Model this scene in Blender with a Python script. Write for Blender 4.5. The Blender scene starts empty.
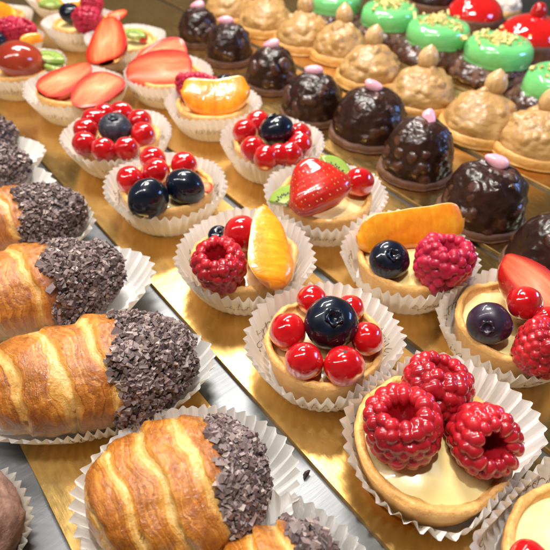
import bpy, math, random
import numpy as np
from mathutils import Vector, Matrix, Quaternion, noise as mnoise

# ------------------------------------------------------------------ camera
S = 0.007                      # builder units (about a finger's width of card) to metres
sc = bpy.context.scene
F_PX, PITCH, YAW, ROLL, CAM_H = 536.3, math.radians(42.46), math.radians(39.43), math.radians(1.62), 20.5
_h = Vector((math.sin(YAW), math.cos(YAW), 0)); _up = Vector((0, 0, 1))
CD = _h*math.cos(PITCH) - _up*math.sin(PITCH)
_R = Vector((math.cos(YAW), -math.sin(YAW), 0)); _U = _R.cross(CD)
CR = _R*math.cos(ROLL) + _U*math.sin(ROLL); CU = _U*math.cos(ROLL) - _R*math.sin(ROLL)
CAM = Vector((0, 0, CAM_H))
cd = bpy.data.cameras.new("camera"); cam = bpy.data.objects.new("camera", cd)
sc.collection.objects.link(cam); sc.camera = cam
cd.sensor_width = 36; cd.lens = 36*F_PX/550; cd.clip_start = 0.005; cd.clip_end = 50
M = Matrix((CR, CU, -CD)).transposed().to_4x4(); M.translation = CAM*S
cam.matrix_world = M
cd.dof.use_dof = True; cd.dof.focus_distance = 22.0*S; cd.dof.aperture_fstop = 24

def P(px, py, z):
    """world point (builder units) at height z seen at pixel px, py of the 550 px photograph"""
    d = CD + CR*((px-275)/F_PX) - CU*((py-275)/F_PX)
    return CAM + d*((z-CAM_H)/d.z)
def cm_per_px(p): return (p-CAM).dot(CD)/F_PX

# ------------------------------------------------------------------ light
w = bpy.data.worlds.new("World"); sc.world = w; w.use_nodes = True
nt = w.node_tree; bg = nt.nodes["Background"]
tc = nt.nodes.new("ShaderNodeTexCoord"); sx = nt.nodes.new("ShaderNodeSeparateXYZ")
rp = nt.nodes.new("ShaderNodeValToRGB")
nt.links.new(tc.outputs["Generated"], sx.inputs[0]); nt.links.new(sx.outputs["Z"], rp.inputs[0]); nt.links.new(rp.outputs[0], bg.inputs[0])
e = rp.color_ramp.elements
e[0].position = 0.22; e[0].color = (1.7, 1.45, 1.1, 1)
e2 = e.new(0.48); e2.color = (0.95, 0.83, 0.66, 1)
e[2].position = 0.80; e[2].color = (0.62, 0.60, 0.57, 1)
bg.inputs[1].default_value = 0.13
def area(name, loc, target, sx_, sy_, power, col, spin=0.0):
    l = bpy.data.lights.new(name, 'AREA'); l.shape = 'RECTANGLE'; l.size = sx_*S; l.size_y = sy_*S
    l.energy = power; l.color = col
    o = bpy.data.objects.new(name, l); sc.collection.objects.link(o)
    o.location = Vector(loc)*S
    o.rotation_euler = ((Vector(target)-Vector(loc)).to_track_quat('-Z', 'Y').to_matrix().to_4x4() @ Matrix.Rotation(spin, 4, 'Z')).to_euler()
    return o
area("ceiling_panel", (36, 56, 95), (16, 20, 0), 26, 18, 5.6, (1.0, 0.965, 0.91))
area("case_strip_lamp", (-18, 30, 55), (14, 18, 0), 60, 1.4, 1.3, (1.0, 0.97, 0.92), 1.2)
area("shelf_strip_lamp", (36, 62, 52), (22, 22, 0), 60, 2.2, 1.9, (1.0, 0.97, 0.92), 0.4)
area("spot_lamp", (8, 8, 70), (14, 14, 0), 3, 3, 1.6, (1.0, 0.97, 0.92))
area("blue_window", (75, -12, 28), (30, 18, 2), 20, 14, .85, (0.25, 0.45, 1.0))
sc.view_settings.view_transform = 'Standard'; sc.view_settings.look = 'None'
sc.view_settings.exposure = -0.12; sc.view_settings.gamma = 1.0

# ------------------------------------------------------------------ helpers
rng = np.random.default_rng(7); random.seed(7)
def link(o): sc.collection.objects.link(o); return o
def mesh(name, V, Fc, mats=(), smooth=True, attr=None, midx=None):
    me = bpy.data.meshes.new(name)
    me.from_pydata((np.asarray(V, float)*S).tolist(), [], [tuple(int(i) for i in f) for f in Fc])
    if smooth: me.polygons.foreach_set("use_smooth", [True]*len(me.polygons))
    for m in mats: me.materials.append(m)
    if midx is not None: me.polygons.foreach_set("material_index", list(midx))
    for k, a in (attr or {}).items():
        at = me.attributes.new(k, 'FLOAT', 'POINT'); at.data.foreach_set("value", np.asarray(a, np.float32))
    me.update(); return me
def thing(name, label, cat, loc, group=None, kind=None):
    o = link(bpy.data.objects.new(name, None)); o.location = Vector(loc)*S
    o.empty_display_size = .01
    o['label'] = label; o['category'] = cat
    if group: o['group'] = group
    return o
def solo(name, me, loc, label=None, cat=None, group=None, kind=None, rot=None):
    o = link(bpy.data.objects.new(name, me)); o.location = Vector(loc)*S
    if rot is not None: o.rotation_mode = 'QUATERNION'; o.rotation_quaternion = rot
    if label: o['label'] = label
    if cat: o['category'] = cat
    if group: o['group'] = group
    if kind: o['kind'] = kind
    return o
def part(name, me, parent, loc=(0, 0, 0), rot=None, scale=None, label=None, kind=None):
    o = link(bpy.data.objects.new(name, me)); o.parent = parent; o.location = Vector(loc)*S
    if rot is not None: o.rotation_mode = 'QUATERNION'; o.rotation_quaternion = rot
    if scale is not None: o.scale = (scale,)*3 if not hasattr(scale, '__len__') else scale
    if label: o['label'] = label
    if kind: o['kind'] = kind
    return o
def basis(z, x):
    """rotation whose local z is z and local x lies near x"""
    z = Vector(z).normalized(); x = Vector(x); x = (x - z*x.dot(z)).normalized(); y = z.cross(x)
    return Matrix((x, y, z)).transposed().to_quaternion()
def rquat():
    q = Quaternion(rng.normal(size=4)); q.normalize(); return q
def grid_faces(nu, nv, closed=True):
    i, j = np.meshgrid(np.arange(nu if closed else nu-1), np.arange(nv-1), indexing='ij')
    a = i*nv+j; b = ((i+1) % nu)*nv+j
    return np.stack([a, b, b+1, a+1], -1).reshape(-1, 4)
def lathe_pts(prof, nu):
    prof = np.asarray(prof, float); th = np.linspace(0, 2*np.pi, nu, endpoint=False)
    r = prof[:, 0]; z = prof[:, 1]
    V = np.stack([np.cos(th)[:, None]*r, np.sin(th)[:, None]*r, np.broadcast_to(z, (nu, len(z)))], -1)
    return V.reshape(-1, 3), grid_faces(nu, len(prof))
def spline(pts, n):
    """Catmull-Rom resampling of a profile"""
    p = np.asarray(pts, float); p = np.vstack([2*p[0]-p[1], p, 2*p[-1]-p[-2]])
    out = []; k = len(p)-3
    for t in np.linspace(0, k-1e-6, n):
        i = int(t); f = t-i; a, b, c, d = p[i:i+4]
        out.append(.5*((2*b)+(c-a)*f+(2*a-5*b+4*c-d)*f*f+(3*b-a-3*c+d)*f**3))
    return np.array(out)
def nz(V, scale, seed=0.0, octv=3):
    """fractal noise at each vertex"""
    return np.array([mnoise.fractal(Vector((v[0]*scale+seed*7.3, v[1]*scale+seed*3.1, v[2]*scale-seed)), 1.0, 2.0, octv) for v in V])
def normals(V, nu, nv):
    G = V.reshape(nu, nv, 3)
    du = np.roll(G, -1, 0)-np.roll(G, 1, 0)
    dv = np.gradient(G, axis=1)
    n = np.cross(du, dv); l = np.linalg.norm(n, axis=-1, keepdims=True); n = n/np.maximum(l, 1e-9)
    return n.reshape(-1, 3)

# ------------------------------------------------------------------ materials
def srgb(r, g, b):
    f = lambda c: ((c/255+.055)/1.055)**2.4 if c > 10 else c/255/12.92
    return (f(r), f(g), f(b), 1)
class Mat:
    def __init__(s, name):
        s.m = bpy.data.materials.new(name); s.m.use_nodes = True
        s.t = s.m.node_tree; s.b = s.t.nodes["Principled BSDF"]
        s.co = s.t.nodes.new("ShaderNodeTexCoord")
    def n(s, typ, **kw):
        x = s.t.nodes.new(typ)
        for k, v in kw.items(): setattr(x, k, v)
        return x
    def l(s, a, b): s.t.links.new(a, b)
    def set(s, **kw):
        for k, v in kw.items(): s.b.inputs[k.replace('_', ' ')].default_value = v
        return s
    def noise(s, scale, detail=3, rough=.55, dist=0.0, stretch=None, gen='Object'):
        x = s.n("ShaderNodeTexNoise"); x.inputs['Scale'].default_value = scale/S; x.inputs['Detail'].default_value = detail
        x.inputs['Roughness'].default_value = rough; x.inputs['Distortion'].default_value = dist
        src = s.co.outputs[gen]
        if stretch:
            mp = s.n("ShaderNodeMapping"); mp.inputs['Scale'].default_value = stretch; s.l(src, mp.inputs[0]); src = mp.outputs[0]
        s.l(src, x.inputs['Vector']); return x.outputs['Fac']
    def voro(s, scale, feat='F1', rnd=1.0):
        x = s.n("ShaderNodeTexVoronoi"); x.feature = feat; x.inputs['Scale'].default_value = scale/S; x.inputs['Randomness'].default_value = rnd
        s.l(s.co.outputs['Object'], x.inputs['Vector']); return x.outputs['Distance']
    def attr(s, name):
        x = s.n("ShaderNodeAttribute", attribute_name=name); return x.outputs['Fac']
    def ramp(s, fac, stops):
        x = s.n("ShaderNodeValToRGB"); s.l(fac, x.inputs[0]); el = x.color_ramp.elements
        while len(el) < len(stops): el.new(.5)
        for q, (p, c) in zip(el, stops): q.position = p; q.color = c
        return x.outputs[0]
    def mix(s, fac, a, b, mode='MIX'):
        x = s.n("ShaderNodeMix", data_type='RGBA', blend_type=mode)
        for sock, v in ((x.inputs['Factor'], fac), (x.inputs[6], a), (x.inputs[7], b)):
            if hasattr(v, 'is_output'): s.l(v, sock)
            else: sock.default_value = v
        return x.outputs[2]
    def color(s, sock):
        if hasattr(sock, 'is_output'): s.l(sock, s.b.inputs['Base Color'])
        else: s.b.inputs['Base Color'].default_value = sock
        return s
    def bump(s, sock, strength=.3, dist=.05, coat=False, prev=None):
        x = s.n("ShaderNodeBump"); x.inputs['Strength'].default_value = strength; x.inputs['Distance'].default_value = dist*S
        s.l(sock, x.inputs['Height'])
        if prev: s.l(prev, x.inputs['Normal'])
        s.l(x.outputs[0], s.b.inputs['Coat Normal' if coat else 'Normal']); return x.outputs[0]
    def sss(s, wgt, rad, scale=.3):
        s.b.inputs['Subsurface Weight'].default_value = wgt; s.b.inputs['Subsurface Radius'].default_value = rad
        s.b.inputs['Subsurface Scale'].default_value = scale*S; return s
    def coat(s, wgt=1.0, rough=.04): s.b.inputs['Coat Weight'].default_value = wgt; s.b.inputs['Coat Roughness'].default_value = rough; return s

MT = {}
# brushed steel tray
m = Mat("brushed_steel"); m.set(Metallic=1.0, Roughness=.34)
a = m.noise(.35, 5, .7, stretch=(1, .06, 1)); b_ = m.noise(3.5, 4, .7, stretch=(.05, 1, 1)); c_ = m.noise(.12, 3)
m.color(m.ramp(m.mix(.5, m.mix(.5, a, b_), c_), [(.3, (.09, .093, .097, 1)), (.7, (.21, .214, .218, 1))]))
rr = m.n("ShaderNodeMapRange"); m.l(a, rr.inputs[0]); rr.inputs[3].default_value = .3; rr.inputs[4].default_value = .55; m.l(rr.outputs[0], m.b.inputs['Roughness'])
sc_ = m.noise(7, 3, .7, .4, stretch=(.08, 1.5, 1)); p = m.bump(b_, .12, .03); m.bump(sc_, .35, .012, prev=p); MT['steel'] = m.m
# gold foil card
m = Mat("gold_foil_card"); m.set(Metallic=1.0, Roughness=.26)
a = m.noise(.28, 4, .6, .6); b_ = m.noise(2.2, 4, .65, .3, stretch=(1, .35, 1)); c_ = m.noise(9, 2, .6, stretch=(1, .12, 1))
m.color(m.ramp(a, [(.3, (.70, .41, .12, 1)), (.7, (.83, .54, .19, 1))]))
rr = m.n("ShaderNodeMapRange"); m.l(b_, rr.inputs[0]); rr.inputs[3].default_value = .16; rr.inputs[4].default_value = .34; m.l(rr.outputs[0], m.b.inputs['Roughness'])
p = m.bump(a, .16, .12); p = m.bump(b_, .16, .02, prev=p); m.bump(c_, .2, .015, prev=p); MT['gold'] = m.m
m = Mat("gold_card_edge"); m.set(Metallic=.7, Roughness=.45); m.color(m.ramp(m.noise(1.5, 3), [(.3, (.36, .2, .06, 1)), (.7, (.6, .38, .13, 1))])); MT['edge'] = m.m
# paper
def paper(name, col, tr):
    m = Mat(name); m.set(Roughness=.75); m.color(m.ramp(m.noise(.8, 4), [(.3, tuple(c*.94 for c in col[:3])+(1,)), (.7, col)]))
    m.b.inputs['Specular IOR Level'].default_value = .25
    m.bump(m.noise(6, 3), .15, .02)
    tl = m.n("ShaderNodeBsdfTranslucent"); tl.inputs[0].default_value = (.9, .84, .72, 1)
    mx = m.n("ShaderNodeMixShader"); mx.inputs[0].default_value = tr
    m.l(m.b.outputs[0], mx.inputs[1]); m.l(tl.outputs[0], mx.inputs[2])
    m.l(mx.outputs[0], m.t.nodes["Material Output"].inputs[0]); return m.m
MT['paper'] = paper("white_paper", (.90, .885, .86, 1), .2)
m = Mat("brown_ink"); m.set(Roughness=.8); m.color((.30, .20, .13, 1)); MT['ink'] = m.m
# pastry
m = Mat("shortcrust"); m.set(Roughness=.5); a = m.noise(.9, 5, .65); z_ = m.attr("top")
base = m.ramp(a, [(.3, (.56, .255, .055, 1)), (.7, (.80, .47, .145, 1))])
m.color(m.mix(z_, base, m.ramp(m.noise(2.2, 8, .85), [(.30, (.52, .20, .038, 1)), (.52, (.76, .41, .115, 1)), (.72, (.82, .52, .19, 1))]))); m.coat(.2, .2); m.sss(.05, (1, .5, .2), .12)
p = m.bump(m.noise(9, 5, .8), .6, .06); p = m.bump(m.noise(3.2, 3), .5, .1, prev=p); m.bump(m.noise(1.4, 3), .5, .18, prev=p); MT['crust'] = m.m
m = Mat("custard_cream"); m.set(Roughness=.3); m.color(m.ramp(m.noise(.7, 3), [(.3, (.80, .62, .24, 1)), (.7, (.86, .72, .36, 1))]))
m.sss(.25, (1, .8, .4), .25); m.coat(.8, .06); m.bump(m.noise(.9, 2), .3, .1); MT['cream'] = m.m
m = Mat("apricot_glaze_cream"); m.set(Roughness=.3); m.color(m.ramp(m.noise(.9, 3), [(.3, (.72, .36, .10, 1)), (.7, (.84, .58, .26, 1))]))
m.sss(.2, (1, .6, .3), .25); m.coat(1, .05); m.bump(m.noise(1.1, 2), .4, .12); MT['apricot'] = m.m
# berries
def berry(name, c1, c2, rough, sw, rad, coat=1.0, bumpn=None, sc_=1.0, ss=.4):
    m = Mat(name); m.set(Roughness=rough); m.color(m.ramp(m.noise(sc_, 3), [(.32, c1), (.68, c2)]))
    m.sss(sw, rad, ss); m.coat(coat, .035)
    if bumpn: m.bump(m.noise(bumpn[0], 2), bumpn[1], bumpn[2], coat=True)
    return m
def _cur(m):
    m.b.inputs['Transmission Weight'].default_value = .22; m.b.inputs['IOR'].default_value = 1.3; return m.m
MT['currant'] = _cur(berry("currant_skin", (.42, .003, .007, 1), (.66, .009, .011, 1), .15, .4, (1, .10, .05), .9, (1.6, .35, .08), 1.0))
m = Mat("currant_end"); m.set(Roughness=.7); m.color((.07, .03, .015, 1)); MT['husk'] = m.m
MT['grape'] = berry("grape_skin", (.22, .014, .008, 1), (.40, .05, .014, 1), .2, .4, (1, .2, .1), .9, (1.2, .3, .08), .5).m
def _low(m):
    m.b.inputs['Specular IOR Level'].default_value = .15; return m
MT['blue'] = _low(berry("blueberry_skin", (.002, .0025, .006, 1), (.005, .009, .024, 1), .32, .0, (1, .2, .1), .8, (1.4, .4, .08))).m
MT['bloom'] = berry("blueberry_bloom", (.004, .004, .009, 1), (.035, .038, .055, 1), .5, .0, (1, .2, .1), .25, (2, .4, .06), 2.2).m
MT['violet'] = berry("blueberry_violet", (.007, .003, .010, 1), (.028, .012, .035, 1), .4, .0, (1, .2, .1), .5, (2, .4, .06), 1.2).m
def rasp_mat(name, c1, c2, coat):
    m = berry(name, c1, c2, .42, .5, (1, .16, .12), coat, (1.0, .8, .3), .9, .5); m.b.inputs['Specular IOR Level'].default_value = .2
    return m.m
MT['rasp'] = rasp_mat("raspberry_flesh", (.26, .003, .010, 1), (.54, .014, .022, 1), .9)
MT['rasp_pink'] = rasp_mat("raspberry_flesh_pink", (.30, .006, .026, 1), (.52, .020, .065, 1), .35)
# strawberry
m = Mat("strawberry_skin"); m.set(Roughness=.25); m.color(m.ramp(m.noise(.8, 3), [(.3, (.38, .007, .004, 1)), (.7, (.56, .02, .008, 1))]))
m.sss(.25, (1, .2, .1), .3); m.coat(1, .03); m.bump(m.noise(1.3, 2), .3, .1, coat=True); MT['straw'] = m.m
m = Mat("strawberry_seed"); m.set(Roughness=.4); m.color((.50, .24, .05, 1)); MT['seed'] = m.m
m = Mat("strawberry_flesh"); m.set(Roughness=.5); ed = m.attr("edge"); st = m.noise(2.5, 3, .6, stretch=(1, .25, 1))
m.color(m.ramp(m.mix(.34, ed, st), [(.12, (.82, .50, .33, 1)), (.28, (.74, .25, .11, 1)), (.50, (.62, .085, .025, 1)), (.72, (.42, .012, .004, 1))]))
m.sss(.08, (1, .3, .15), .2); m.b.inputs['Specular IOR Level'].default_value = .2; m.coat(.22, .12); p = m.bump(st, .5, .12); m.bump(m.noise(5, 3), .4, .05, prev=p); MT['sflesh'] = m.m
# orange, kiwi
m = Mat("orange_flesh"); m.set(Roughness=.3); a = m.mix(.55, m.noise(1.3, 4, .65, .5, stretch=(2.2, .55, 1.2)), m.noise(.8, 3))
m.color(m.ramp(a, [(.34, (.78, .19, .003, 1)), (.52, (.88, .31, .008, 1)), (.68, (.95, .46, .03, 1))]))
m.sss(.35, (1, .45, .08), .4); m.coat(1, .05); p = m.bump(a, .8, .14); m.bump(m.mix(.5, a, m.noise(2.2, 3)), .7, .14, coat=True); MT['orange'] = m.m
m = Mat("orange_pith"); m.set(Roughness=.5); m.color((.86, .60, .27, 1)); m.coat(.6, .1); MT['pith'] = m.m
m = Mat("kiwi_flesh"); m.set(Roughness=.25); m.color(m.ramp(m.mix(.5, m.attr("edge"), m.noise(2, 3)), [(.2, (.60, .66, .34, 1)), (.45, (.34, .45, .10, 1)), (.75, (.26, .38, .06, 1))]))
m.sss(.3, (.5, 1, .2), .3); m.coat(1, .05); MT['kiwi'] = m.m
m = Mat("kiwi_seed"); m.set(Roughness=.3); m.color((.015, .012, .01, 1)); MT['kseed'] = m.m
# croissant
m = Mat("croissant_crust"); m.set(Roughness=.36)
bd = m.attr("band"); un = m.attr("under"); n1 = m.noise(.65, 6, .7, .6); n2 = m.noise(3.2, 5, .75); n3 = m.noise(.5, 3, .6, 1.0, stretch=(2.5, .5, .5))
f = m.mix(.46, bd, n1); la = m.attr("lam"); ml = m.n("ShaderNodeMath", operation='MULTIPLY_ADD'); m.l(n1, ml.inputs[0]); ml.inputs[1].default_value = .35; m.l(la, ml.inputs[2])
l1 = m.n("ShaderNodeTexNoise", noise_dimensions='1D'); l1.inputs['Scale'].default_value = 13; l1.inputs['Detail'].default_value = 4; l1.inputs['Roughness'].default_value = .7; m.l(ml.outputs[0], l1.inputs['W']); lam = l1.outputs['Fac']
f = m.mix(.30, f, n3); f = m.mix(.31, f, lam); f = m.mix(.2, f, n2)
col = m.ramp(f, [(.30, (.84, .61, .29, 1)), (.41, (.78, .46, .14, 1)), (.50, (.67, .29, .04, 1)), (.575, (.46, .14, .010, 1)), (.67, (.22, .05, .004, 1))])
col = m.mix(un, col, m.ramp(n2, [(.3, (.60, .32, .10, 1)), (.7, (.82, .60, .32, 1))]))
col = m.mix(m.attr('dip'), col, (.05, .03, .028, 1)); m.color(col); m.coat(1.0, .05); m.b.inputs['Specular IOR Level'].default_value = .3; m.sss(.06, (1, .5, .2), .15)
p = m.bump(m.noise(6, 4, .75), .5, .05); p = m.bump(lam, .5, .13, prev=p); p = m.bump(n2, .6, .10, prev=p); p = m.bump(n1, .5, .25, prev=p)
cn = m.n("ShaderNodeBump"); cn.inputs['Strength'].default_value = .8; cn.inputs['Distance'].default_value = .2*S
m.l(m.mix(.5, m.noise(2.0, 4, .7, .8), m.noise(5, 3, .7)), cn.inputs['Height']); m.l(cn.outputs[0], m.b.inputs['Coat Normal'])
MT['croissant'] = m.m
m = Mat("cocoa_nib"); m.set(Roughness=.5); at = m.attr("tone")
m.color(m.ramp(at, [(.0, (.045, .026, .022, 1)), (.5, (.165, .108, .098, 1)), (1, (.42, .32, .285, 1))])); m.bump(m.noise(5, 3), .3, .04); MT['nib'] = m.m
m = Mat("cocoa_dusted_crumb"); m.set(Roughness=.9); m.color(m.ramp(m.noise(1.2, 5, .7), [(.3, (.12, .055, .035, 1)), (.7, (.36, .20, .14, 1))]))
m.bump(m.noise(6, 4, .7), .6, .08); MT['cocoa'] = m.m
# chocolates
m = Mat("dark_chocolate"); m.b.inputs['Specular IOR Level'].default_value = .3; m.set(Roughness=.3); n1 = m.noise(.9, 4); m.color(m.ramp(n1, [(.3, (.012, .0045, .003, 1)), (.7, (.036, .012, .007, 1))]))
m.coat(.22, .2); m.bump(m.noise(1.6, 3, .5), .35, .12); MT['choc'] = m.m
m = Mat("milk_chocolate_nut"); m.set(Roughness=.4); m.color(m.ramp(m.noise(1.4, 4), [(.3, (.03, .009, .005, 1)), (.7, (.085, .026, .011, 1))])); m.coat(.4, .15); m.bump(m.noise(5, 3), .4, .05); MT['nut'] = m.m
m = Mat("chocolate_biscuit"); m.set(Roughness=.7); m.color(m.ramp(m.noise(1.5, 5, .7), [(.3, (.07, .028, .014, 1)), (.7, (.16, .07, .035, 1))])); m.bump(m.noise(6, 4), .5, .06); MT['biscuit'] = m.m
m = Mat("pink_icing"); m.set(Roughness=.3); m.color(m.ramp(m.noise(1.2, 2), [(.3, (.82, .33, .42, 1)), (.7, (.88, .50, .56, 1))])); m.coat(.5, .1); m.sss(.2, (1, .5, .5), .2); MT['pink'] = m.m
m = Mat("praline_mousse"); m.set(Roughness=.48); n1 = m.noise(.8, 5, .6); m.color(m.ramp(n1, [(.3, (.33, .17, .05, 1)), (.7, (.51, .295, .10, 1))])); m.coat(.2, .2)
p = m.bump(m.noise(1.4, 3), .35, .2); m.bump(m.noise(7, 3), .25, .03, prev=p); MT['praline'] = m.m
m = Mat("hazelnut_skin"); m.set(Roughness=.45); m.color(m.ramp(m.noise(1, 4, .6, stretch=(2.5, 2.5, .6)), [(.3, (.46, .25, .09, 1)), (.7, (.72, .47, .21, 1))])); m.coat(.5, .15); m.bump(m.noise(4, 3, stretch=(2, 2, .4)), .3, .05); MT['hazel'] = m.m
m = Mat("green_glaze"); m.set(Roughness=.18); m.color(m.ramp(m.noise(.6, 3), [(.3, (.13, .52, .15, 1)), (.7, (.20, .62, .22, 1))])); m.sss(.2, (.4, 1, .4), .3); m.coat(1, .06); MT['green'] = m.m
m = Mat("golden_crumb"); m.set(Roughness=.5); m.color(m.ramp(m.noise(1.5, 3), [(.3, (.62, .42, .10, 1)), (.7, (.85, .72, .32, 1))])); MT['crumb'] = m.m
m = Mat("red_glaze"); m.set(Roughness=.12); m.color(m.ramp(m.noise(.6, 2), [(.3, (.50, .006, .006, 1)), (.7, (.66, .012, .01, 1))])); m.coat(1, .03); m.sss(.15, (1, .1, .1), .3); MT['redglaze'] = m.m
m = Mat("vanilla_cream"); m.set(Roughness=.5); m.color((.80, .70, .55, 1)); m.sss(.2, (1, .8, .6), .3); MT['vanilla'] = m.m

# ------------------------------------------------------------------ setting
V = [(-400, -300, 0), (400, -300, 0), (400, 500, 0), (-400, 500, 0)]
solo("steel_tray", mesh("steel_tray", V, [(0, 1, 2, 3)], [MT['steel']]), (0, 0, -.3), kind='structure')
def board(x0, x1, y0, y1, label):
    b = .05; xs = (x0, x0+b, x1-b, x1); nY = 60
    ys = np.linspace(y0, y1, nY)
    prof = [(x0, -.29), (x0, -.05), (x0+.03, 0), (x1-.03, 0), (x1, -.05), (x1, -.29)]
    V = [(x, y, z) for y in ys for x, z in prof]
    Fc = []; mi = []
    for j in range(nY-1):
        for i in range(5):
            a = j*6+i; Fc.append((a, a+1, a+7, a+6)); mi.append(0 if i == 2 else 1)
    Fc += [tuple(range(6)), tuple((nY-1)*6+i for i in reversed(range(6)))]; mi += [1, 1]
    V = np.array(V, float); V[:, 2] += .0
    o = solo("gold_cake_board", mesh("gold_cake_board", V-np.array([(x0+x1)/2, 0, 0]), Fc, [MT['gold'], MT['edge']], False, None, mi),
         ((x0+x1)/2, 0, 0), label, "cake board", "gold cake boards in rows on the steel tray")
board(-.75, 6.6, -20, 60, "gold foil cake board under the row of nib-dipped croissants")
board(8.35, 16.1, -20, 84, "gold foil cake board under the tart row next to the croissants")
board(16.7, 25.6, -20, 84, "gold foil cake board between the chocolate domes and the first tart row")
board(26.2, 34.5, -20, 84, "gold foil cake board under the dark chocolate domes")
board(35.2, 43.4, -20, 84, "gold foil cake board under the tan praline domes")
board(44.0, 52.4, -20, 84, "gold foil cake board under the green glazed cakes")
board(53.0, 62.5, -20, 84, "gold foil cake board under the shiny red domes at the back")

# ------------------------------------------------------------------ paper cups
GL = {'c': ([[(.6, .85), (.3, 1), (0, .5), (.2, .05), (.65, .15)]], .8),
      'a': ([[(.65, .85), (.35, 1), (0, .6), (.1, .1), (.35, 0), (.65, .4), (.7, 1), (.68, .2), (.9, 0)]], 1.0),
      't': ([[(.3, 1.8), (.28, .2), (.45, 0), (.7, .2)], [(0, 1.15), (.65, 1.2)]], .8),
      'e': ([[(0, .5), (.55, .62), (.5, .95), (.25, 1), (0, .55), (.1, .1), (.38, 0), (.7, .2)]], .8),
      'r': ([[(0, 1), (.05, 0), (.08, .6), (.3, 1), (.55, .92)]], .65),
      'i': ([[(.1, 1), (.1, .2), (.25, 0), (.4, .1)], [(.12, 1.4), (.14, 1.5)]], .5),
      'n': ([[(0, 1), (.03, 0), (.08, .6), (.35, 1), (.52, .7), (.52, .1), (.75, 0)]], .85),
      'g': ([[(.6, .85), (.3, 1), (0, .6), (.15, .15), (.55, .35), (.6, 1), (.58, -.4), (.3, -.7), (.05, -.5)]], .9)}
def word_strokes(word, x0, y0, h):
    out = []; x = x0
    for ch in word:
        if ch == ' ': x += .7*h; continue
        st, wd = GL[ch]
        for s in st: out.append([(x+(p[0]+.18*p[1])*h, y0+p[1]*h) for p in s])
        x += wd*h
    return out
def paper_cup(name, c, rr, rb, h, label, N=44, amp=.17, squeeze=(), oval=None, nv=9, sub=6, letters=True, group=None, flare=.85, seed=0):
    """c: base centre, rr rim radius, rb base radius; squeeze: (dx, dy, limit) neighbours; oval: (ax, ay, angle)"""
    rg = np.random.default_rng(seed+100); ph = rg.uniform(0, 6.28, 6); jit = rg.uniform(.55, 1.3, N); pj = rg.normal(0, .09, N)
    lean = rg.normal(0, .35)
    def surf(th, v):
        th = np.asarray(th, float); v = np.asarray(v, float)
        k = (th+.05*lean*v)*N/(2*np.pi); i = np.floor(k).astype(int) % N; f = k-np.floor(k)
        f = np.clip(f+pj[i]*np.sin(np.pi*f), 0, 1)
        tri = (1-np.abs(2*f-1))*2-1
        tri = np.sign(tri)*np.abs(tri)**.8
        ov = 1.0
        r = rb+(rr-rb)*v**flare
        if oval is not None:
            a, b, an = oval; ov = 1/np.sqrt((np.cos(th-an)/a)**2+(np.sin(th-an)/b)**2)
        r = r*ov
        r = r*(1+v*(.018*np.sin(2*th+ph[0])+.015*np.sin(3*th+ph[1])+.008*np.sin(7*th+ph[2])))
        for dx, dy, lim in squeeze:
            d = np.cos(th-math.atan2(dy, dx)); rl = np.where(d > .15, lim/np.maximum(d, .15), 99.)
            k_ = .12; r = -k_*np.log(np.exp(-r/k_)+np.exp(-np.minimum(rl, 60)/k_)+1e-300)
        r = r+tri*amp*(.18+.82*v)*jit[i]
        z = .03+h*v+v*h*(.04*np.sin(2*th+ph[3])+.03*np.sin(5*th+ph[4]))-tri*.04*v
        return r*np.cos(th), r*np.sin(th), z
    nu = N*sub; th = np.linspace(0, 2*np.pi, nu, endpoint=False); v = np.linspace(0, 1, nv)
    X, Y, Z = surf(th[:, None], v[None, :]); V = np.stack([X, Y, Z], -1).reshape(-1, 3)
    Fc = grid_faces(nu, nv).tolist(); nb = len(V)
    V = np.vstack([V, [[0, 0, .03]]]); Fc += [(nb, ((i+1) % nu)*nv, i*nv) for i in range(nu)]
    mi = [0]*len(Fc)
    if letters:
        for wd0 in rg.permutation(5)[:4]:
            a0 = wd0*2*np.pi/5+rg.uniform(-.25, .25); hh = .33
            for s in word_strokes("catering", 0, h*.34+.1, hh):
                s = spline(s, max(8, 9*len(s))) if len(s) > 2 else np.linspace(s[0], s[1], 8)
                for side in ((1, -1) if oval is None else (1,)):
                    t = np.gradient(s, axis=0); t /= np.linalg.norm(t, axis=1, keepdims=True)+1e-9
                    nrm = np.stack([-t[:, 1], t[:, 0]], 1)*.015
                    rm = (rb+(rr-rb)*.5)*(1 if oval is None else (oval[0]+oval[1])/2); b0 = len(V); add = []
                    for q in (s+nrm, s-nrm):
                        x, y, z = surf(a0+side*q[:, 0]/rm, np.clip(q[:, 1]/h, 0, 1)); r_ = np.hypot(x, y)
                        add.append(np.stack([x*(1+side*.012/r_*1.5), y*(1+side*.012/r_*1.5), z-side*.008], -1))
                    V = np.vstack([V, add[0], add[1]]); n_ = len(s)
                    for k in range(n_-1): Fc.append((b0+k, b0+k+1, b0+n_+k+1, b0+n_+k)); mi.append(1)
    return solo(name, mesh(name, V, Fc, [MT['paper'], MT['ink']], False, None, mi), c, label, "paper cup", group)

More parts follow.
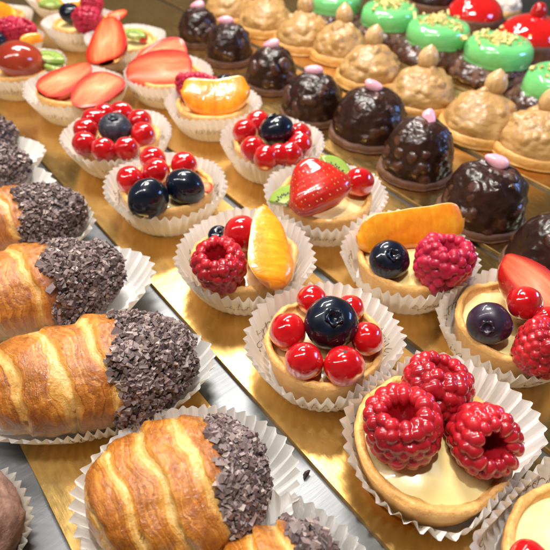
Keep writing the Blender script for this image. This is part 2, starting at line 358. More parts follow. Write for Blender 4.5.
# ------------------------------------------------------------------ fruit meshes
def sphere_mesh(name, mats, seed, pole, dimple, nu=40, nv=28, lump=.03):
    """round berry whose end mark sits at local +z"""
    ph = np.linspace(0, np.pi, nv); prof = np.stack([np.sin(ph), np.cos(ph)], 1)
    V, Fc = lathe_pts(prof, nu); V = V*(1+lump*nz(V, 1.2, seed, 2))[:, None]
    V[:, 2] *= .96
    return V, Fc, ph
def currant_mesh(seed):
    V, Fc, ph = sphere_mesh("red_currant", None, seed, 0, 0, lump=.05)
    mi = np.zeros(len(Fc), int); top = (np.arange(len(Fc)) % 27) < 1; mi[top] = 1
    rad = np.hypot(V[:, 0], V[:, 1]); m_ = (V[:, 2] > 0) & (rad < .22); V[m_, 2] += .05*(1-rad[m_]/.22)-.03
    return mesh("red_currant", V, Fc, [MT['currant'], MT['husk']], True, None, mi)
CUR = [currant_mesh(i) for i in range(4)]
def blueberry_mesh(mat):
    V, Fc, ph = sphere_mesh("blueberry", None, 3, 0, 0, 48, 40, .04); V[:, 2] *= .88
    rad = np.hypot(V[:, 0], V[:, 1]); up = V[:, 2] > 0
    V[up, 2] -= .16*np.exp(-(rad[up]/.26)**2)
    return mesh("blueberry", V, Fc, [mat])
BLU = {k: blueberry_mesh(MT[k]) for k in ('blue', 'bloom', 'violet')}
def calyx_mesh(mat):
    n = 50; th = np.linspace(0, 2*np.pi, n, endpoint=False); lob = .5+.5*np.cos(5*th)
    rings = [(.13+0*lob, .70+0*lob), (.22+0*lob, .76+0*lob), (.30+.03*lob, .85+.03*lob), (.35+.12*lob, .84+.04*lob), (.31+.03*lob, .80+0*lob)]
    V = np.stack([np.stack([r*np.cos(th), r*np.sin(th), z], -1) for r, z in rings], 1).reshape(-1, 3)
    return mesh("calyx", V, grid_faces(n, 5), [mat])
CAL = {k: calyx_mesh(MT[k]) for k in ('blue', 'bloom', 'violet')}
def raspberry_mesh(seed, mat):
    rg = np.random.default_rng(seed)
    prof = spline([(.001, -1.02), (.42, -.9), (.74, -.52), (.88, -.02), (.86, .42), (.68, .68), (.46, .62), (.33, .32), (.24, -.1), (.001, -.25)], 104)
    nu, nv = 140, 104; V, Fc = lathe_pts(prof, nu); n = normals(V, nu, nv)
    if (n[nv//3]*V[nv//3]).sum() < 0: n = -n
    seg = np.linalg.norm(np.diff(prof, axis=0), axis=1); L = np.concatenate([[0], np.cumsum(seg)])
    cen = []; s = .02; k = 0
    while s < L[-1]*.74:
        r = np.interp(s, L, prof[:, 0]); z = np.interp(s, L, prof[:, 1]); cnt = max(1, int(round(2*np.pi*r/.335)))
        for q in range(cnt):
            a = 2*np.pi*(q+.5*(k % 2)+rg.normal(0, .09))/cnt; rj = r*(1+rg.normal(0, .025))
            cen.append((rj*np.cos(a), rj*np.sin(a), z+rg.normal(0, .045), rg.uniform(.175, .23)))
        s += .29; k += 1
    cen = np.array(cen)
    d2 = ((V[:, None, :]-cen[None, :, :3])**2).sum(-1); hk = np.sqrt(np.maximum(cen[:, 3]**2-d2, 0)); hgt = ((hk**16).sum(1))**(1/16)
    V = V+n*hgt[:, None]*.95
    V = V*(1+.10*nz(V, .8, seed, 2))[:, None]
    return mesh("raspberry", V*.9, Fc, [mat])
RSP = {('rasp', i): raspberry_mesh(10+i, MT['rasp']) for i in range(3)}
RSP.update({('rasp_pink', i): raspberry_mesh(20+i, MT['rasp_pink']) for i in range(2)})
def strawberry_half_mesh(L, W, D, seed, seeds=True, taper=1.45):
    """half berry: tip at local +y, cut face towards local +z (z=0), skin bulging to -z"""
    ny, na = 34, 22; t = np.linspace(0, 1, ny)
    wy = W*np.sqrt(np.clip(1-np.abs((t-.36)/.64)**taper, 0, 1)); wy[t < .36] = W*np.sqrt(np.clip(1-np.abs((t[t < .36]-.36)/.375)**3.2, 0, 1))
    wy = np.maximum(wy, .01); y = (t-.45)*L
    V = []; ed = []; Fc = []
    ang = np.linspace(0, np.pi, na)
    for i in range(ny):
        for a in ang: V.append((wy[i]*np.cos(a), y[i], -D*wy[i]/W*np.sin(a)**.85)); ed.append(1)
    b = len(V); nc = 15
    for i in range(ny):
        for x in np.linspace(1, -1, nc):
            end = min(1, min(t[i]/.10, (1-t[i])/.13)); V.append((wy[i]*x, y[i], .06*(1-x*x)*end)); ed.append(max(abs(x)**1.8*1.0, 1-end, .12+.5*min(1, abs(t[i]-.42)*1.5)))
    mi = []
    for i in range(ny-1):
        for j in range(na-1): a = i*na+j; Fc.append((a, a+na, a+na+1, a+1)); mi.append(0)
        for j in range(nc-1): a = b+i*nc+j; Fc.append((a, a+1, a+nc+1, a+nc)); mi.append(1)
    V = np.array(V); rg = np.random.default_rng(seed); V = V*(1+.05*nz(V, .6, seed, 2))[:, None]
    if seeds:
        new = []; 
        for r_ in range(2, 9):
            yy = r_/9.6; i = int(yy*(ny-1)); cnt = max(2, int(round(wy[i]*np.pi/.48)))
            for q in range(cnt):
                a = np.pi*(q+.5+.5*(r_ % 2)-.25+rg.normal(0, .12))/cnt
                c = np.array((wy[i]*np.cos(a), y[i], -D*wy[i]/W*np.sin(a)**.85)); d = np.linalg.norm(V-c, axis=1)
                k = np.argmin(d[:b]); c = V[k].copy(); nrm = np.array([c[0]/W**2, 0, c[2]/D**2]); nrm /= np.linalg.norm(nrm)+1e-9
                f = np.exp(-(d/.16)**2); f[b:] = 0; V -= nrm*(.05*f)[:, None]; new.append((c, nrm))
        ed = list(ed)
        for c, nrm in new:
            s0 = len(V); yv = np.array((0, 1., 0)); xv = np.cross(yv, nrm); ring = [c-nrm*.01+.036*(np.cos(q)*xv+1.6*np.sin(q)*yv) for q in np.linspace(0, 2*np.pi, 8, endpoint=False)]
            V = np.vstack([V, ring, [c+nrm*.012]]); ed += [1]*9
            for q in range(8): Fc.append((s0+q, s0+(q+1) % 8, s0+8)); mi.append(2)
    return mesh("strawberry_half", V, Fc, [MT['straw'], MT['sflesh'], MT['seed']], True, {"edge": np.clip(ed, 0, 1)}, mi)
def orange_mesh(L, W, T, sag, seed, skew=0.0, blunt=4.0):
    """segment: long axis local x, inner edge towards local +y, bulging back towards -y, thickness along z"""
    nu, nv = 36, 56; t = np.linspace(-1, 1, nv); th = np.linspace(0, 2*np.pi, nu, endpoint=False)
    prof = np.clip(1-np.abs(t)**blunt, 0, 1)**.5*(1+skew*t)
    V = np.zeros((nu, nv, 3)); ed = np.zeros((nu, nv))
    for i, a in enumerate(th):
        c, s = np.cos(a), np.sin(a)
        yy = c*W/2*prof; wedge = 1-.42*(c*.5+.5)
        uu = (1-c)/2; zz = np.sign(s)*T/2*prof*1.25*uu**.75*np.sqrt(max(0, 1-uu**5))*min(1, abs(s)*9)
        V[i, :, 0] = t*L/2*(1-.04*c); V[i, :, 1] = yy+sag*(t**2)-sag*.4; V[i, :, 2] = zz
        ed[i] = max(0, c-.82)/.18
    V = V.reshape(-1, 3); V = V*(1+.035*nz(V, .9, seed, 2))[:, None]
    Fc = grid_faces(nu, nv); mi = ((np.arange(len(Fc))//(nv-1) < 1) | (np.arange(len(Fc))//(nv-1) >= nu-1)).astype(int)
    return mesh("orange_segment", V, Fc, [MT['orange'], MT['pith']], True, None, mi)
def kiwi_mesh(R, T, a0, a1, seed):
    """wedge of a kiwi slice, cut face towards +z"""
    na, nr = 22, 10; V = []; ed = []; Fc = []
    an = np.linspace(a0, a1, na); rs = np.linspace(.02, 1, nr)
    for z, f in ((T/2, 1), (-T/2, 1)):
        for a in an:
            for r in rs: V.append((R*r*np.cos(a), R*r*np.sin(a), z-.05*r**6*np.sign(z))); ed.append(r)
    h = na*nr
    for i in range(na-1):
        for j in range(nr-1):
            a = i*nr+j; Fc.append((a, a+1, a+nr+1, a+nr)); Fc.append((h+a, h+a+nr, h+a+nr+1, h+a+1))
        Fc.append((i*nr+nr-1, h+i*nr+nr-1, h+(i+1)*nr+nr-1, (i+1)*nr+nr-1))
    for j in range(nr-1):
        Fc.append((j, h+j, h+j+1, j+1)); q = (na-1)*nr+j; Fc.append((q, q+1, h+q+1, h+q))
    mi = [0]*len(Fc); rg = np.random.default_rng(seed)
    for z in (T/2, -T/2):
        for k in range(int(16*abs(a1-a0)/3)):
            a = a0+(k+.5)/int(16*abs(a1-a0)/3)*(a1-a0); r = R*rg.uniform(.42, .6); c = np.array((r*np.cos(a), r*np.sin(a), z)); s0 = len(V); sg = np.sign(z)
            for q in np.linspace(0, 6.283, 7)[:-1]:
                V.append(tuple(c+np.array((np.cos(a), np.sin(a), 0))*.11*np.cos(q)+np.array((-np.sin(a), np.cos(a), 0))*.055*np.sin(q))); ed.append(1)
            V.append(tuple(c+np.array((0, 0, .03*sg)))); ed.append(1)
            for q in range(6): Fc.append((s0+q, s0+(q+1) % 6, s0+6)); mi.append(1)
    return mesh("kiwi_wedge", V, Fc, [MT['kiwi'], MT['kseed']], True, {"edge": ed}, mi)

# ------------------------------------------------------------------ tarts
def tart_shell_mesh(R, h, seed):
    prof = spline([(.02, .06), (R*.76, .06), (R*.86, .18), (R*.93, h*.5), (R*.985, h*.86), (R*.985, h*.97), (R*.94, h*1.03), (R*.88, h*1.0), (R*.84, h*.88), (R*.6, h*.8), (.02, h*.8)], 60)
    V, Fc = lathe_pts(prof, 96)
    n1 = nz(V, .5, seed, 2); n2 = nz(V, 1.8, seed+5, 4); k = (V[:, 2] > .1)
    V[:, :2] *= (1+k*(.035*n1+.020*n2))[:, None]; V[:, 2] += k*(.11*n1+.075*n2)
    return mesh("tart_shell", V, Fc, [MT['crust']], True, {"top": np.clip((V[:, 2]/h-.55)/.45, 0, 1)})
def cream_mesh(R, h, rise, seed, mat, shift=(0, 0)):
    r = np.linspace(0.001, R*.875, 26); x = r/(R*.875); z = h*.86+rise*(1-x**2.2)+.03*np.cos(3*x)
    V, Fc = lathe_pts(np.stack([r, z], 1), 64); V[:, 2] += .13*nz(V, .55, seed, 2)*(1-np.repeat(np.array([x]), 64, 0).reshape(-1)**4)
    V[:, 2] += .0
    V2 = V.copy(); c = np.exp(-(((V[:, 0]-shift[0])**2+(V[:, 1]-shift[1])**2)/(.9*R/2)**2)); 
    if shift != (0, 0): V[:, 2] += c*.45
    return mesh("cream_filling", V, Fc, [mat])
TARTS = {}
class Tart:
    def __init__(s, key, px, py, w, label, cuplabel, seed, cream='cream', rise=.12, zc=1.95, crownz=None, shift=(0, 0), ratio=.375, off=(0, 0)):
        s.c = P(px, py, zc); s.base = Vector((s.c.x, s.c.y, 0)); s.w = w*cm_per_px(s.c); s.seed = seed
        s.cuplabel = cuplabel; s.R = s.w*ratio; s.h = 2.0
        s.cupbase = s.base.copy(); s.base = s.base+Vector((off[0], off[1], 0))
        s.root = thing("fruit_tart", label, "tart", s.base+Vector((0, 0, .05)), "small fruit tarts in paper cups")
        part("tart_shell", tart_shell_mesh(s.R, s.h, seed), s.root)
        part("cream_filling", cream_mesh(s.R, s.h, rise, seed, MT[cream], shift), s.root)
        TARTS[key] = s
    def loc(s, px, py, z): return P(px, py, z-.2)-s.base-Vector((0, 0, .05))
    def currant(s, px, py, rpx, z=None, end=None):
        z0 = 2.6 if z is None else z; r = rpx*1.05*cm_per_px(P(px, py, z0))
        q = basis(toward(rng.normal(0, .7), rng.normal(.5, .6), -.35 if rng.random() < .7 else .6), (1, .2, .1)) if end is None else basis(end, (1, .3, .2))
        part("red_currant", CUR[int(rng.integers(4))], s.root, s.loc(px, py, z0), q, r)
    def blueberry(s, px, py, rpx, kind='blue', z=2.7, up=(0, -.3, 1)):
        r = rpx*cm_per_px(P(px, py, z))
        o = part("blueberry", BLU[kind], s.root, s.loc(px, py, z), basis(up, (1, .2, 0)), r*1.03)
        part("calyx", CAL[kind], o, (0, 0, .07), None, (.75, .75, .9))
    def raspberry(s, px, py, rpx, axis, z=2.9, kind='rasp', var=0, spin=(1, 0, 0)):
        r = rpx*cm_per_px(P(px, py, z))
        part("raspberry", RSP[(kind, var)], s.root, s.loc(px, py, z), basis(axis, spin), r)
    def strawberry(s, base, tip, W, D, face, seed=0, seeds=True, taper=1.45):
        """base, tip: (px, py, z); face: world direction of the cut face"""
        a = s.loc(*base); b = s.loc(*tip); y = b-a; L = y.length; y.normalize(); f = Vector(face); f = (f-y*f.dot(y)).normalized()
        x = y.cross(f); q = Matrix((x, y, f)).transposed().to_quaternion()
        part("strawberry_half", strawberry_half_mesh(L, W, D, seed, seeds, taper), s.root, a+y*L*.45, q)
    def orange(s, A, B, W, T, sag, inner, seed=0, skew=0.0, blunt=4.0):
        a = s.loc(*A); b = s.loc(*B); x = b-a; L = x.length; x.normalize(); y = Vector(inner); y = (y-x*y.dot(x)).normalized(); z = x.cross(y)
        part("orange_segment", orange_mesh(L, W, T, sag, seed, skew, blunt), s.root, (a+b)/2, Matrix((x, y, z)).transposed().to_quaternion())
    def kiwi(s, px, py, z, R, T, a0, a1, face, xdir, seed=0):
        part("kiwi_wedge", kiwi_mesh(R, T, a0, a1, seed), s.root, s.loc(px, py, z), basis(face, xdir))
TOCAM = -CD
def toward(right=0., up=0., cam_=1.): return CR*right+CU*up-CD*cam_

# left tart row, front to back
t = Tart('F0', 590, 564, 250, "tart with a smooth cream mound and a red berry at the front right corner", "paper cup at the bottom right corner, holding the cream-mounded tart", 1, rise=1.1, ratio=.335)
t.currant(530, 562, 20, 2.7); t.currant(572, 600, 20, 2.8)
t = Tart('F1', 441, 435, 207, "tart topped with three large glazed raspberries on pale custard", "paper cup holding the tart with three raspberries", 2, rise=.45, off=(-.45, .1))
t.raspberry(403, 427, 41, toward(-.15, .75, .55), 3.2, var=0)
t.raspberry(437, 389, 38, toward(.2, .95, .35), 3.1, var=1)
t.raspberry(482, 438, 38, toward(.15, -.05, 1), 3.1, var=2)
t = Tart('F2', 325, 340, 161, "tart with one blueberry ringed by six separate red currants", "paper cup holding the tart with one blueberry inside six currants", 3, cream='apricot')
for a in ((288, 332, 18.5), (304, 361, 19), (344, 366, 20), (367, 339, 16.5), (312, 300, 15), (350, 309, 14)): t.currant(*a, z=2.75 if a[1] > 320 else 2.6)
t.blueberry(331, 323, 26.5, 'blue', 3.3, toward(.05, .35, 1))
t = Tart('F3', 245, 255, 142, "tart with a raspberry, one red currant and an upright orange segment", "paper cup holding the tart with an upright orange segment", 4, cream='apricot', rise=.1)
t.raspberry(220, 266, 29.5, toward(-.1, .62, .75), 3.0, var=1)
t.blueberry(219, 236, 11, 'blue', 2.6)
t.currant(242, 234, 18.5, 3.2)
t.orange((264, 206, 4.0), (271, 287, 2.7), 2.3, 1.5, .15, toward(-.8, .15, .6), 4, .42, 3.0)
t = Tart('F4', 167, 186, 122, "tart with two dark blueberries in front of four red currants", "paper cup holding the tart with two blueberries and four currants", 5, rise=.15)
for a in ((130, 180, 13.5, 2.7), (153, 160, 13, 2.9), (156, 172, 13.5, 2.9), (184, 165, 13, 2.7)): t.currant(*a)
t.blueberry(148, 199, 21, 'blue', 2.9, toward(-.6, .5, -.5)); t.blueberry(185, 187, 20, 'blue', 2.9, toward(.4, .8, -.4))
t.strawberry((203, 182, 2.4), (208, 192, 2.4), .5, .4, toward(0, 1, .4), 3, False)
t = Tart('F5', 118, 136, 111, "tart with one dusty blueberry in a ring of nine red currants", "paper cup holding the tart with a dusty blueberry and nine currants", 6)
for a in ((86, 131), (94, 121), (85, 144), (104, 150), (127, 149), (143, 135), (140, 122), (121, 114), (105, 116)): t.currant(a[0], a[1], 12.3, 2.65)
t.blueberry(115, 128, 16, 'bloom', 3.1, toward(.1, .6, .8))
t = Tart('F6', 76, 88, 103, "tart with two pink cut strawberry halves side by side in the left row", "paper cup holding the tart with two strawberry halves side by side", 7, cream='apricot')
t.strawberry((41, 92, 2.7), (91, 64, 3.5), 1.5, 1.1, toward(-.15, .35, 1), 5, False)
t.strawberry((114, 74, 3.3), (76, 106, 2.9), 1.55, 1.1, toward(.1, .4, 1), 6, False, 1.9)
gv, gf = lathe_pts(np.stack([np.sin(np.linspace(0, np.pi, 30)), np.cos(np.linspace(0, np.pi, 30))], 1), 44); gv = gv*(1+.05*nz(gv, .8, 2, 2))[:, None]; gv[0, 0] = gv[0, 0]
GRAPE = mesh('glazed_grape', gv, gf, [MT['grape']])
t = Tart('F7', 20, 66, 92, "tart with a big dark red glazed grape and kiwi wedges near the left edge", "paper cup holding the tart with dark red grape and kiwi at the left edge", 8, cream='apricot')
part('glazed_grape', GRAPE, t.root, t.loc(21, 61, 3.0), basis(toward(.3, 1, .4), (1, .2, 0)), (2.0, 1.75, 1.6))
t.kiwi(46, 62, 2.9, 1.5, .6, .2, 2.6, toward(.1, .5, .6), toward(1, 0, 0), 1)
t.kiwi(55, 70, 2.6, 1.2, .5, .3, 2.6, toward(.2, .8, .4), toward(1, .2, 0), 2)
t = Tart('F8', 2, 41, 82, "tart with raspberries and a small orange slice behind the kiwi tart", "paper cup holding the raspberry and orange tart behind the kiwi tart", 9)
t.raspberry(9, 30, 14, toward(-.2, .8, .4), 3.2, 'rasp_pink', 0); t.raspberry(25, 30, 12, toward(.5, .6, .4), 3.0, 'rasp_pink', 1)
t.orange((20, 42, 3.0), (43, 38, 3.0), .9, 1.0, .15, toward(0, -1, .3), 9)
t.blueberry(-3, 40, 9, 'blue', 3.0)
t = Tart('F9', -6, 17, 76, "tart with an orange slice in the top left corner", "paper cup in the top left corner, holding the orange slice tart", 10)
t.orange((-10, 6, 3.2), (16, 17, 3.0), 1.5, 1.1, .2, toward(-.3, -1, .3), 10)
# right tart row
t = Tart('G0', 512, 321, 150, "tart with a cut strawberry, currants, violet blueberry and raspberry at the right edge", "paper cup at the right edge, holding the tart with strawberry, currant and blueberry", 11, rise=.2)
t.strawberry((562, 306, 3.0), (502, 258, 4.3), 2.2, 1.5, toward(.55, .6, .75), 11)
t.currant(524, 303, 17, 3.7); t.currant(545, 320, 14, 3.4)
t.blueberry(489, 324, 21.5, 'violet', 2.9, toward(-.45, -.1, .9))
t.raspberry(545, 348, 31, toward(.4, .7, .5), 3.0, var=0)
t = Tart('G1', 409, 255, 140, "tart with an orange segment lying behind a blueberry and a pink raspberry", "paper cup holding the tart with an orange segment lying along its back", 12, rise=.25)
t.orange((357, 236, 3.0), (463, 219, 3.2), 2.3, 1.5, .10, toward(0, 1, .55), 12, 0, 7.0)
t.blueberry(389, 260, 20, 'blue', 2.8, toward(.1, .3, 1))
t.raspberry(443, 262, 31, toward(.15, .75, .5), 3.1, 'rasp_pink', 0)
t = Tart('G2', 326, 195, 125, "tart with a whole-skinned red strawberry, green kiwi and one currant", "paper cup holding the tart with red seeded strawberry and kiwi", 13, rise=.15)
t.kiwi(287, 205, 2.6, 1.2, .5, .6, 2.8, toward(-.4, .3, .8), toward(1, 0, 0), 3)
t.kiwi(330, 176, 2.7, 1.35, .5, .2, 2.3, toward(.2, .3, 1), toward(1, -.3, 0), 4)
t.strawberry((329, 209, 2.6), (302, 160, 4.6), 1.95, 1.15, -toward(.1, .1, 1), 13, True, 1.05)
t.currant(359, 182, 14.5, 2.9)
t = Tart('G3', 273, 142, 106, "tart with one shiny blueberry on a bunch of currants beside the chocolate domes", "paper cup holding the tart with one shiny blueberry beside the chocolate domes", 14, cream='apricot')
for a in ((245, 132), (253, 149), (279, 156), (300, 146), (258, 123), (266, 158), (299, 136), (290, 155)): t.currant(a[0], a[1], 12.5, 2.6)
t.blueberry(276, 130, 17.5, 'blue', 3.2, toward(-.3, .8, .4))
t = Tart('G4', 213, 103, 98, "tart with a curved orange segment in front of a raspberry", "paper cup holding the tart with a curved orange segment in front", 15, cream='apricot')
t.raspberry(192, 86, 17, toward(-.1, .9, .3), 3.0, 'rasp_pink', 1)
t.raspberry(207, 84, 12, toward(.4, .8, .3), 2.9, 'rasp_pink', 0)
t.blueberry(226, 86, 12, 'blue', 2.8)
t.orange((182, 97, 3.2), (249, 93, 3.2), 2.9, 1.8, .85, toward(0, 1, .35), 15, 0, 3.4)
t = Tart('G5', 168, 74, 90, "tart with stacked strawberry slices left of the first chocolate domes", "paper cup holding the tart with stacked strawberry slices", 16, cream='apricot')
t.strawberry((186, 46, 4.3), (136, 60, 3.4), 1.25, .8, toward(.1, .25, 1), 17, False)
t.strawberry((192, 68, 3.3), (126, 72, 2.9), 1.65, 1.3, toward(0, .0, 1), 16, False, 2.4)
t = Tart('G6', 126, 40, 82, "tart with one tall pale strawberry half and kiwi towards the back", "paper cup holding the tart with one tall strawberry half", 17)
t.strawberry((106, 61, 2.7), (108, 16, 4.8), 2.0, 1.2, toward(-.25, .2, 1), 18, False, 1.15)
t.kiwi(133, 38, 2.7, 1.2, .5, .2, 2.8, toward(.1, .5, .8), toward(1, 0, 0), 5)
t.currant(143, 38, 5, 2.5)
t = Tart('G7', 82, 23, 78, "tart with a raspberry and one blueberry at the far left back", "paper cup holding the raspberry and blueberry tart at the back", 18, rise=.2)
t.blueberry(70, 13, 10.5, 'blue', 3.2); t.raspberry(87, 20, 15, toward(.1, .9, .3), 3.2, 'rasp_pink', 0); t.raspberry(92, 5, 12, toward(.2, .9, .2), 3.3, 'rasp_pink', 1)
t.strawberry((110, 18, 2.4), (126, 10, 2.6), .8, .6, toward(0, .5, 1), 19, False)
t = Tart('G8', 64, -4, 74, "tart with kiwi and orange cut off by the top edge", "paper cup holding the kiwi and orange tart at the top edge", 19)
t.kiwi(50, 8, 2.7, 1.4, .6, .2, 2.8, toward(0, .5, .8), toward(1, 0, 0), 6)
t.orange((60, 4, 3.0), (84, 0, 3.0), 1.5, 1.2, .2, toward(0, 1, .2), 19)
for k, s in TARTS.items():
    sq = []
    for k2, o in TARTS.items():
        if k2 == k: continue
        d = o.cupbase-s.cupbase; D = math.hypot(d.x, d.y)
        if D < (s.w+o.w)/2+.3: sq.append((d.x, d.y, D*s.w/(s.w+o.w)-.14))
    paper_cup("paper_cup", s.cupbase, s.w/2-.12, s.R*.92, 2.2, s.cuplabel, squeeze=sq, seed=s.seed, sub=6 if k in ('F0', 'F1', 'F2', 'F3', 'F4', 'G0', 'G1', 'G2') else 4, group="white pleated cups around the fruit tarts")

# ------------------------------------------------------------------ croissants
def nibs_mesh(points, seed, size, keep_tone=(0, 1)):
    """angular cocoa chips lying on the given (position, normal) list"""
    rg = np.random.default_rng(seed); V = []; Fc = []; tone = []
    for p, n in points:
        d = np.array([.5, .34, .24])*size*rg.uniform(.6, 1.3, 3)*rg.uniform(.75, 1.25); q = np.array([[x, y, z] for x in (-1, 1) for y in (-1, 1) for z in (-1, 1)], float)
        q *= rg.uniform(.45, 1.0, (8, 3)); q *= d
        R_ = np.array(rquat().to_matrix()); b = len(V); tn = np.clip(rg.normal(.5, .24), *keep_tone)
        V += list((q@R_.T)+p+n*rg.uniform(.02, .16)*size); tone += [tn]*8
        Fc += [(b, b+1, b+3, b+2), (b+4, b+6, b+7, b+5), (b, b+4, b+5, b+1), (b+2, b+3, b+7, b+6), (b, b+2, b+6, b+4), (b+1, b+5, b+7, b+3)]
    return V, Fc, tone
def croissant(A, B, W, H, label, cuplabel, seed, nnib=600, nb=5, nib_from=.66, cup=None, bend=.3, off=(0, 0), lift=.0):
    """A: plain end, B: nib-dipped end, both (px, py, z)"""
    a = P(*A); b = P(*B); a.z = b.z = 0; x = b-a; L = x.length; x.normalize(); y = Vector((-x.y, x.x, 0)); mid = (a+b)/2
    rg = np.random.default_rng(seed)
    nu, nv = 96, 110; u = np.linspace(0, 1, nv); th = np.linspace(0, 2*np.pi, nu, endpoint=False)
    U, T = np.meshgrid(u, th); e = np.clip(1-np.abs(2*U-1)**2.3, 0, 1)**.48
    sk = .45*np.cos(T)*1.0+.10*np.sin(2*T+seed)+.05*np.sin(5*T+U*7+seed)
    sk = sk+.16*nz(np.stack([U*5, np.cos(T), np.sin(T)], -1).reshape(-1, 3), 1.6, seed, 3).reshape(U.shape)
    k = U*nb+sk+rg.uniform(0, 1); f = k-np.floor(k); bi = np.floor(k)
    wd_ = rg.uniform(.7, 1.25, 12)[bi.astype(int) % 12]
    step = .125*wd_*np.clip(f*7, 0, 1)*(1-.75*f)
    r = e*(.90+step+.03*np.sin(bi*2.4+seed))
    cy, cz = np.cos(T), np.sin(T)
    cz2 = np.where(cz < 0, np.maximum(cz, -.72), cz)
    X = (U-.5)*L; Y = r*cy*W/2+bend*(4*(U-.5)**2-.35); Z = H*.44+r*cz2*H*.56
    V = np.stack([X, Y, Z], -1).reshape(-1, 3); n = normals(V, nu, nv)
    if n[nv*10+nv//2]@np.array([0, 1, 1]) < 0: n = -n
    V = V+n*(.12*nz(V, .6, seed, 3)+.05*nz(V, 2.2, seed, 3))[:, None]
    V[:, 2] = np.maximum(V[:, 2], .1)
    gap_ = rg.uniform(.62, .85, 12)[bi.astype(int) % 12]; band = (np.clip(f*6, 0, 1)*np.clip((1-f)/(1-gap_), 0, 1)**1.2*.9).reshape(-1)
    under = np.clip((.30-cz)/.75, 0, 1).reshape(-1)*.75
    root = thing("croissant", label, "croissant", Vector((mid.x, mid.y, .08)), "nib-dipped croissants in paper cups")
    rot = basis((0, 0, 1), x)
    part("croissant_body", mesh("croissant_body", V, grid_faces(nu, nv), [MT['croissant']], True, {"band": band, "under": under, "lam": k.reshape(-1), "dip": np.clip((U.reshape(-1)-nib_from+.01)/.03, 0, 1)}), root, (0, 0, lift), rot)
    pts = []; Vg = V.reshape(nu, nv, 3); ng = n.reshape(nu, nv, 3)
    tries = 0
    while len(pts) < nnib and tries < 20000:
        tries += 1; uu = rg.uniform(nib_from-.03, 1.0); tt = rg.uniform(-.5, np.pi+.5)
        if uu < nib_from+.035*math.sin(tt*5+seed)+.02*rg.normal(): continue
        i = int(tt/(2*np.pi)*nu) % nu; j = min(nv-1, int(uu*(nv-1)))
        if rg.random() > (.15+e[0, j])*.95: continue
        pts.append((Vg[i, j], ng[i, j]))
    nV, nF, tone = nibs_mesh(pts, seed, .37)
    part("nib_coating", mesh("nib_coating", nV, nF, [MT['nib']], False, {"tone": tone}), root, (0, 0, lift), rot, kind='stuff', label="grey brown cocoa nibs crusted over one end")
    if cup:
        cx, cy_, al, aw, h = cup; c = P(cx, cy_, h); an = math.atan2(x.y, x.x)
        paper_cup("paper_cup", (c.x, c.y, 0), 1.0, .74, h, cuplabel, N=50, amp=.13, oval=(al, aw, an), letters=(seed in (31, 32)), group="white pleated cups under the croissants", seed=seed, flare=.75)
    return root
croissant((86, 512, 1.7), (266, 470, 1.7), 5.4, 4.0, "glazed croissant dipped in cocoa nibs, in full view at the front", "paper cup under the front croissant that is in full view", 31, 1590, 5, .735, (187, 483, 4.1, 3.25, 1.6))
croissant((-25, 392, 1.8), (196, 358, 1.8), 5.2, 4.1, "big glossy croissant with nib tip, second from the front, cut by the left edge", "paper cup under the second croissant from the front", 32, 1715, 5, .66, (90, 374, 5.4, 3.1, 1.5))
croissant((-80, 312, 1.8), (125, 272, 1.8), 5.0, 4.0, "croissant third from the front with nibs on its right end", "paper cup under the third croissant from the front", 33, 1339, 5, .66, (42, 290, 5.6, 3.5, 1.5))
croissant((-110, 240, 1.8), (86, 212, 1.8), 4.4, 3.9, "croissant fourth from the front, mostly its nib end showing", "paper cup under the fourth croissant, hardly showing", 34, 1171, 5, .70, (-8, 232, 5.6, 3.3, 1.4))
croissant((-150, 184, 1.8), (30, 168, 1.8), 4.0, 3.9, "croissant nib end fifth from the front, in a white cup at the left edge", "paper cup with bluish white rim around the fifth croissant's nib end", 35, 837, 5, .6, (-48, 190, 5.9, 3.2, 1.5))
croissant((-150, 148, 1.8), (18, 136, 1.8), 3.9, 3.9, "farthest croissant nib end, beside the left edge below the strawberry tart", "paper cup around the farthest croissant's nib end", 36, 711, 5, .6, (-50, 160, 6.2, 3.2, 1.5))
croissant((205, 622, 1.7), (352, 583, 1.7), 5.0, 3.4, "croissant cut off by the bottom edge with scattered nibs", "paper cup at the bottom edge around the cut-off croissant", 37, 405, 5, .64, (270, 610, 3.6, 3.7, 1.7))

# cocoa bun, bottom left
c = P(-68, 530, 2.0)
prof = spline([(.01, 3.6), (1.2, 3.4), (2.2, 2.75), (2.65, 1.8), (2.4, .8), (2.0, .1), (.01, .1)], 50); V, Fc = lathe_pts(prof, 70)
V = V*(1+.06*nz(V, .7, 4, 3)+.035*nz(V, 3, 2, 4))[:, None]
bun = thing("cocoa_bun", "round pinkish brown cocoa dusted bun in the bottom left corner", "bun", (c.x, c.y, -.2))
part("bun_body", mesh("bun_body", V, Fc, [MT['cocoa']]), bun)
paper_cup("paper_cup", (c.x, c.y, -.28), 2.8, 2.05, 1.3, "paper cup around the cocoa bun in the bottom left corner", seed=71, letters=False)
for px, py, lab in ((211, 363, "stray cocoa nib on the steel strip beside the second croissant"), (306, 474, "stray cocoa nib on the steel strip beside the front croissant's cup")):
    nV, nF, tn = nibs_mesh([(np.zeros(3), np.array([0, 0, 1.]))], int(px), .5); z = -.18
    solo("cocoa_nib", mesh("cocoa_nib", nV, nF, [MT['nib']], False, {"tone": [.15]*8}), P(px, py, z), lab, "cocoa nib", "stray cocoa nibs")

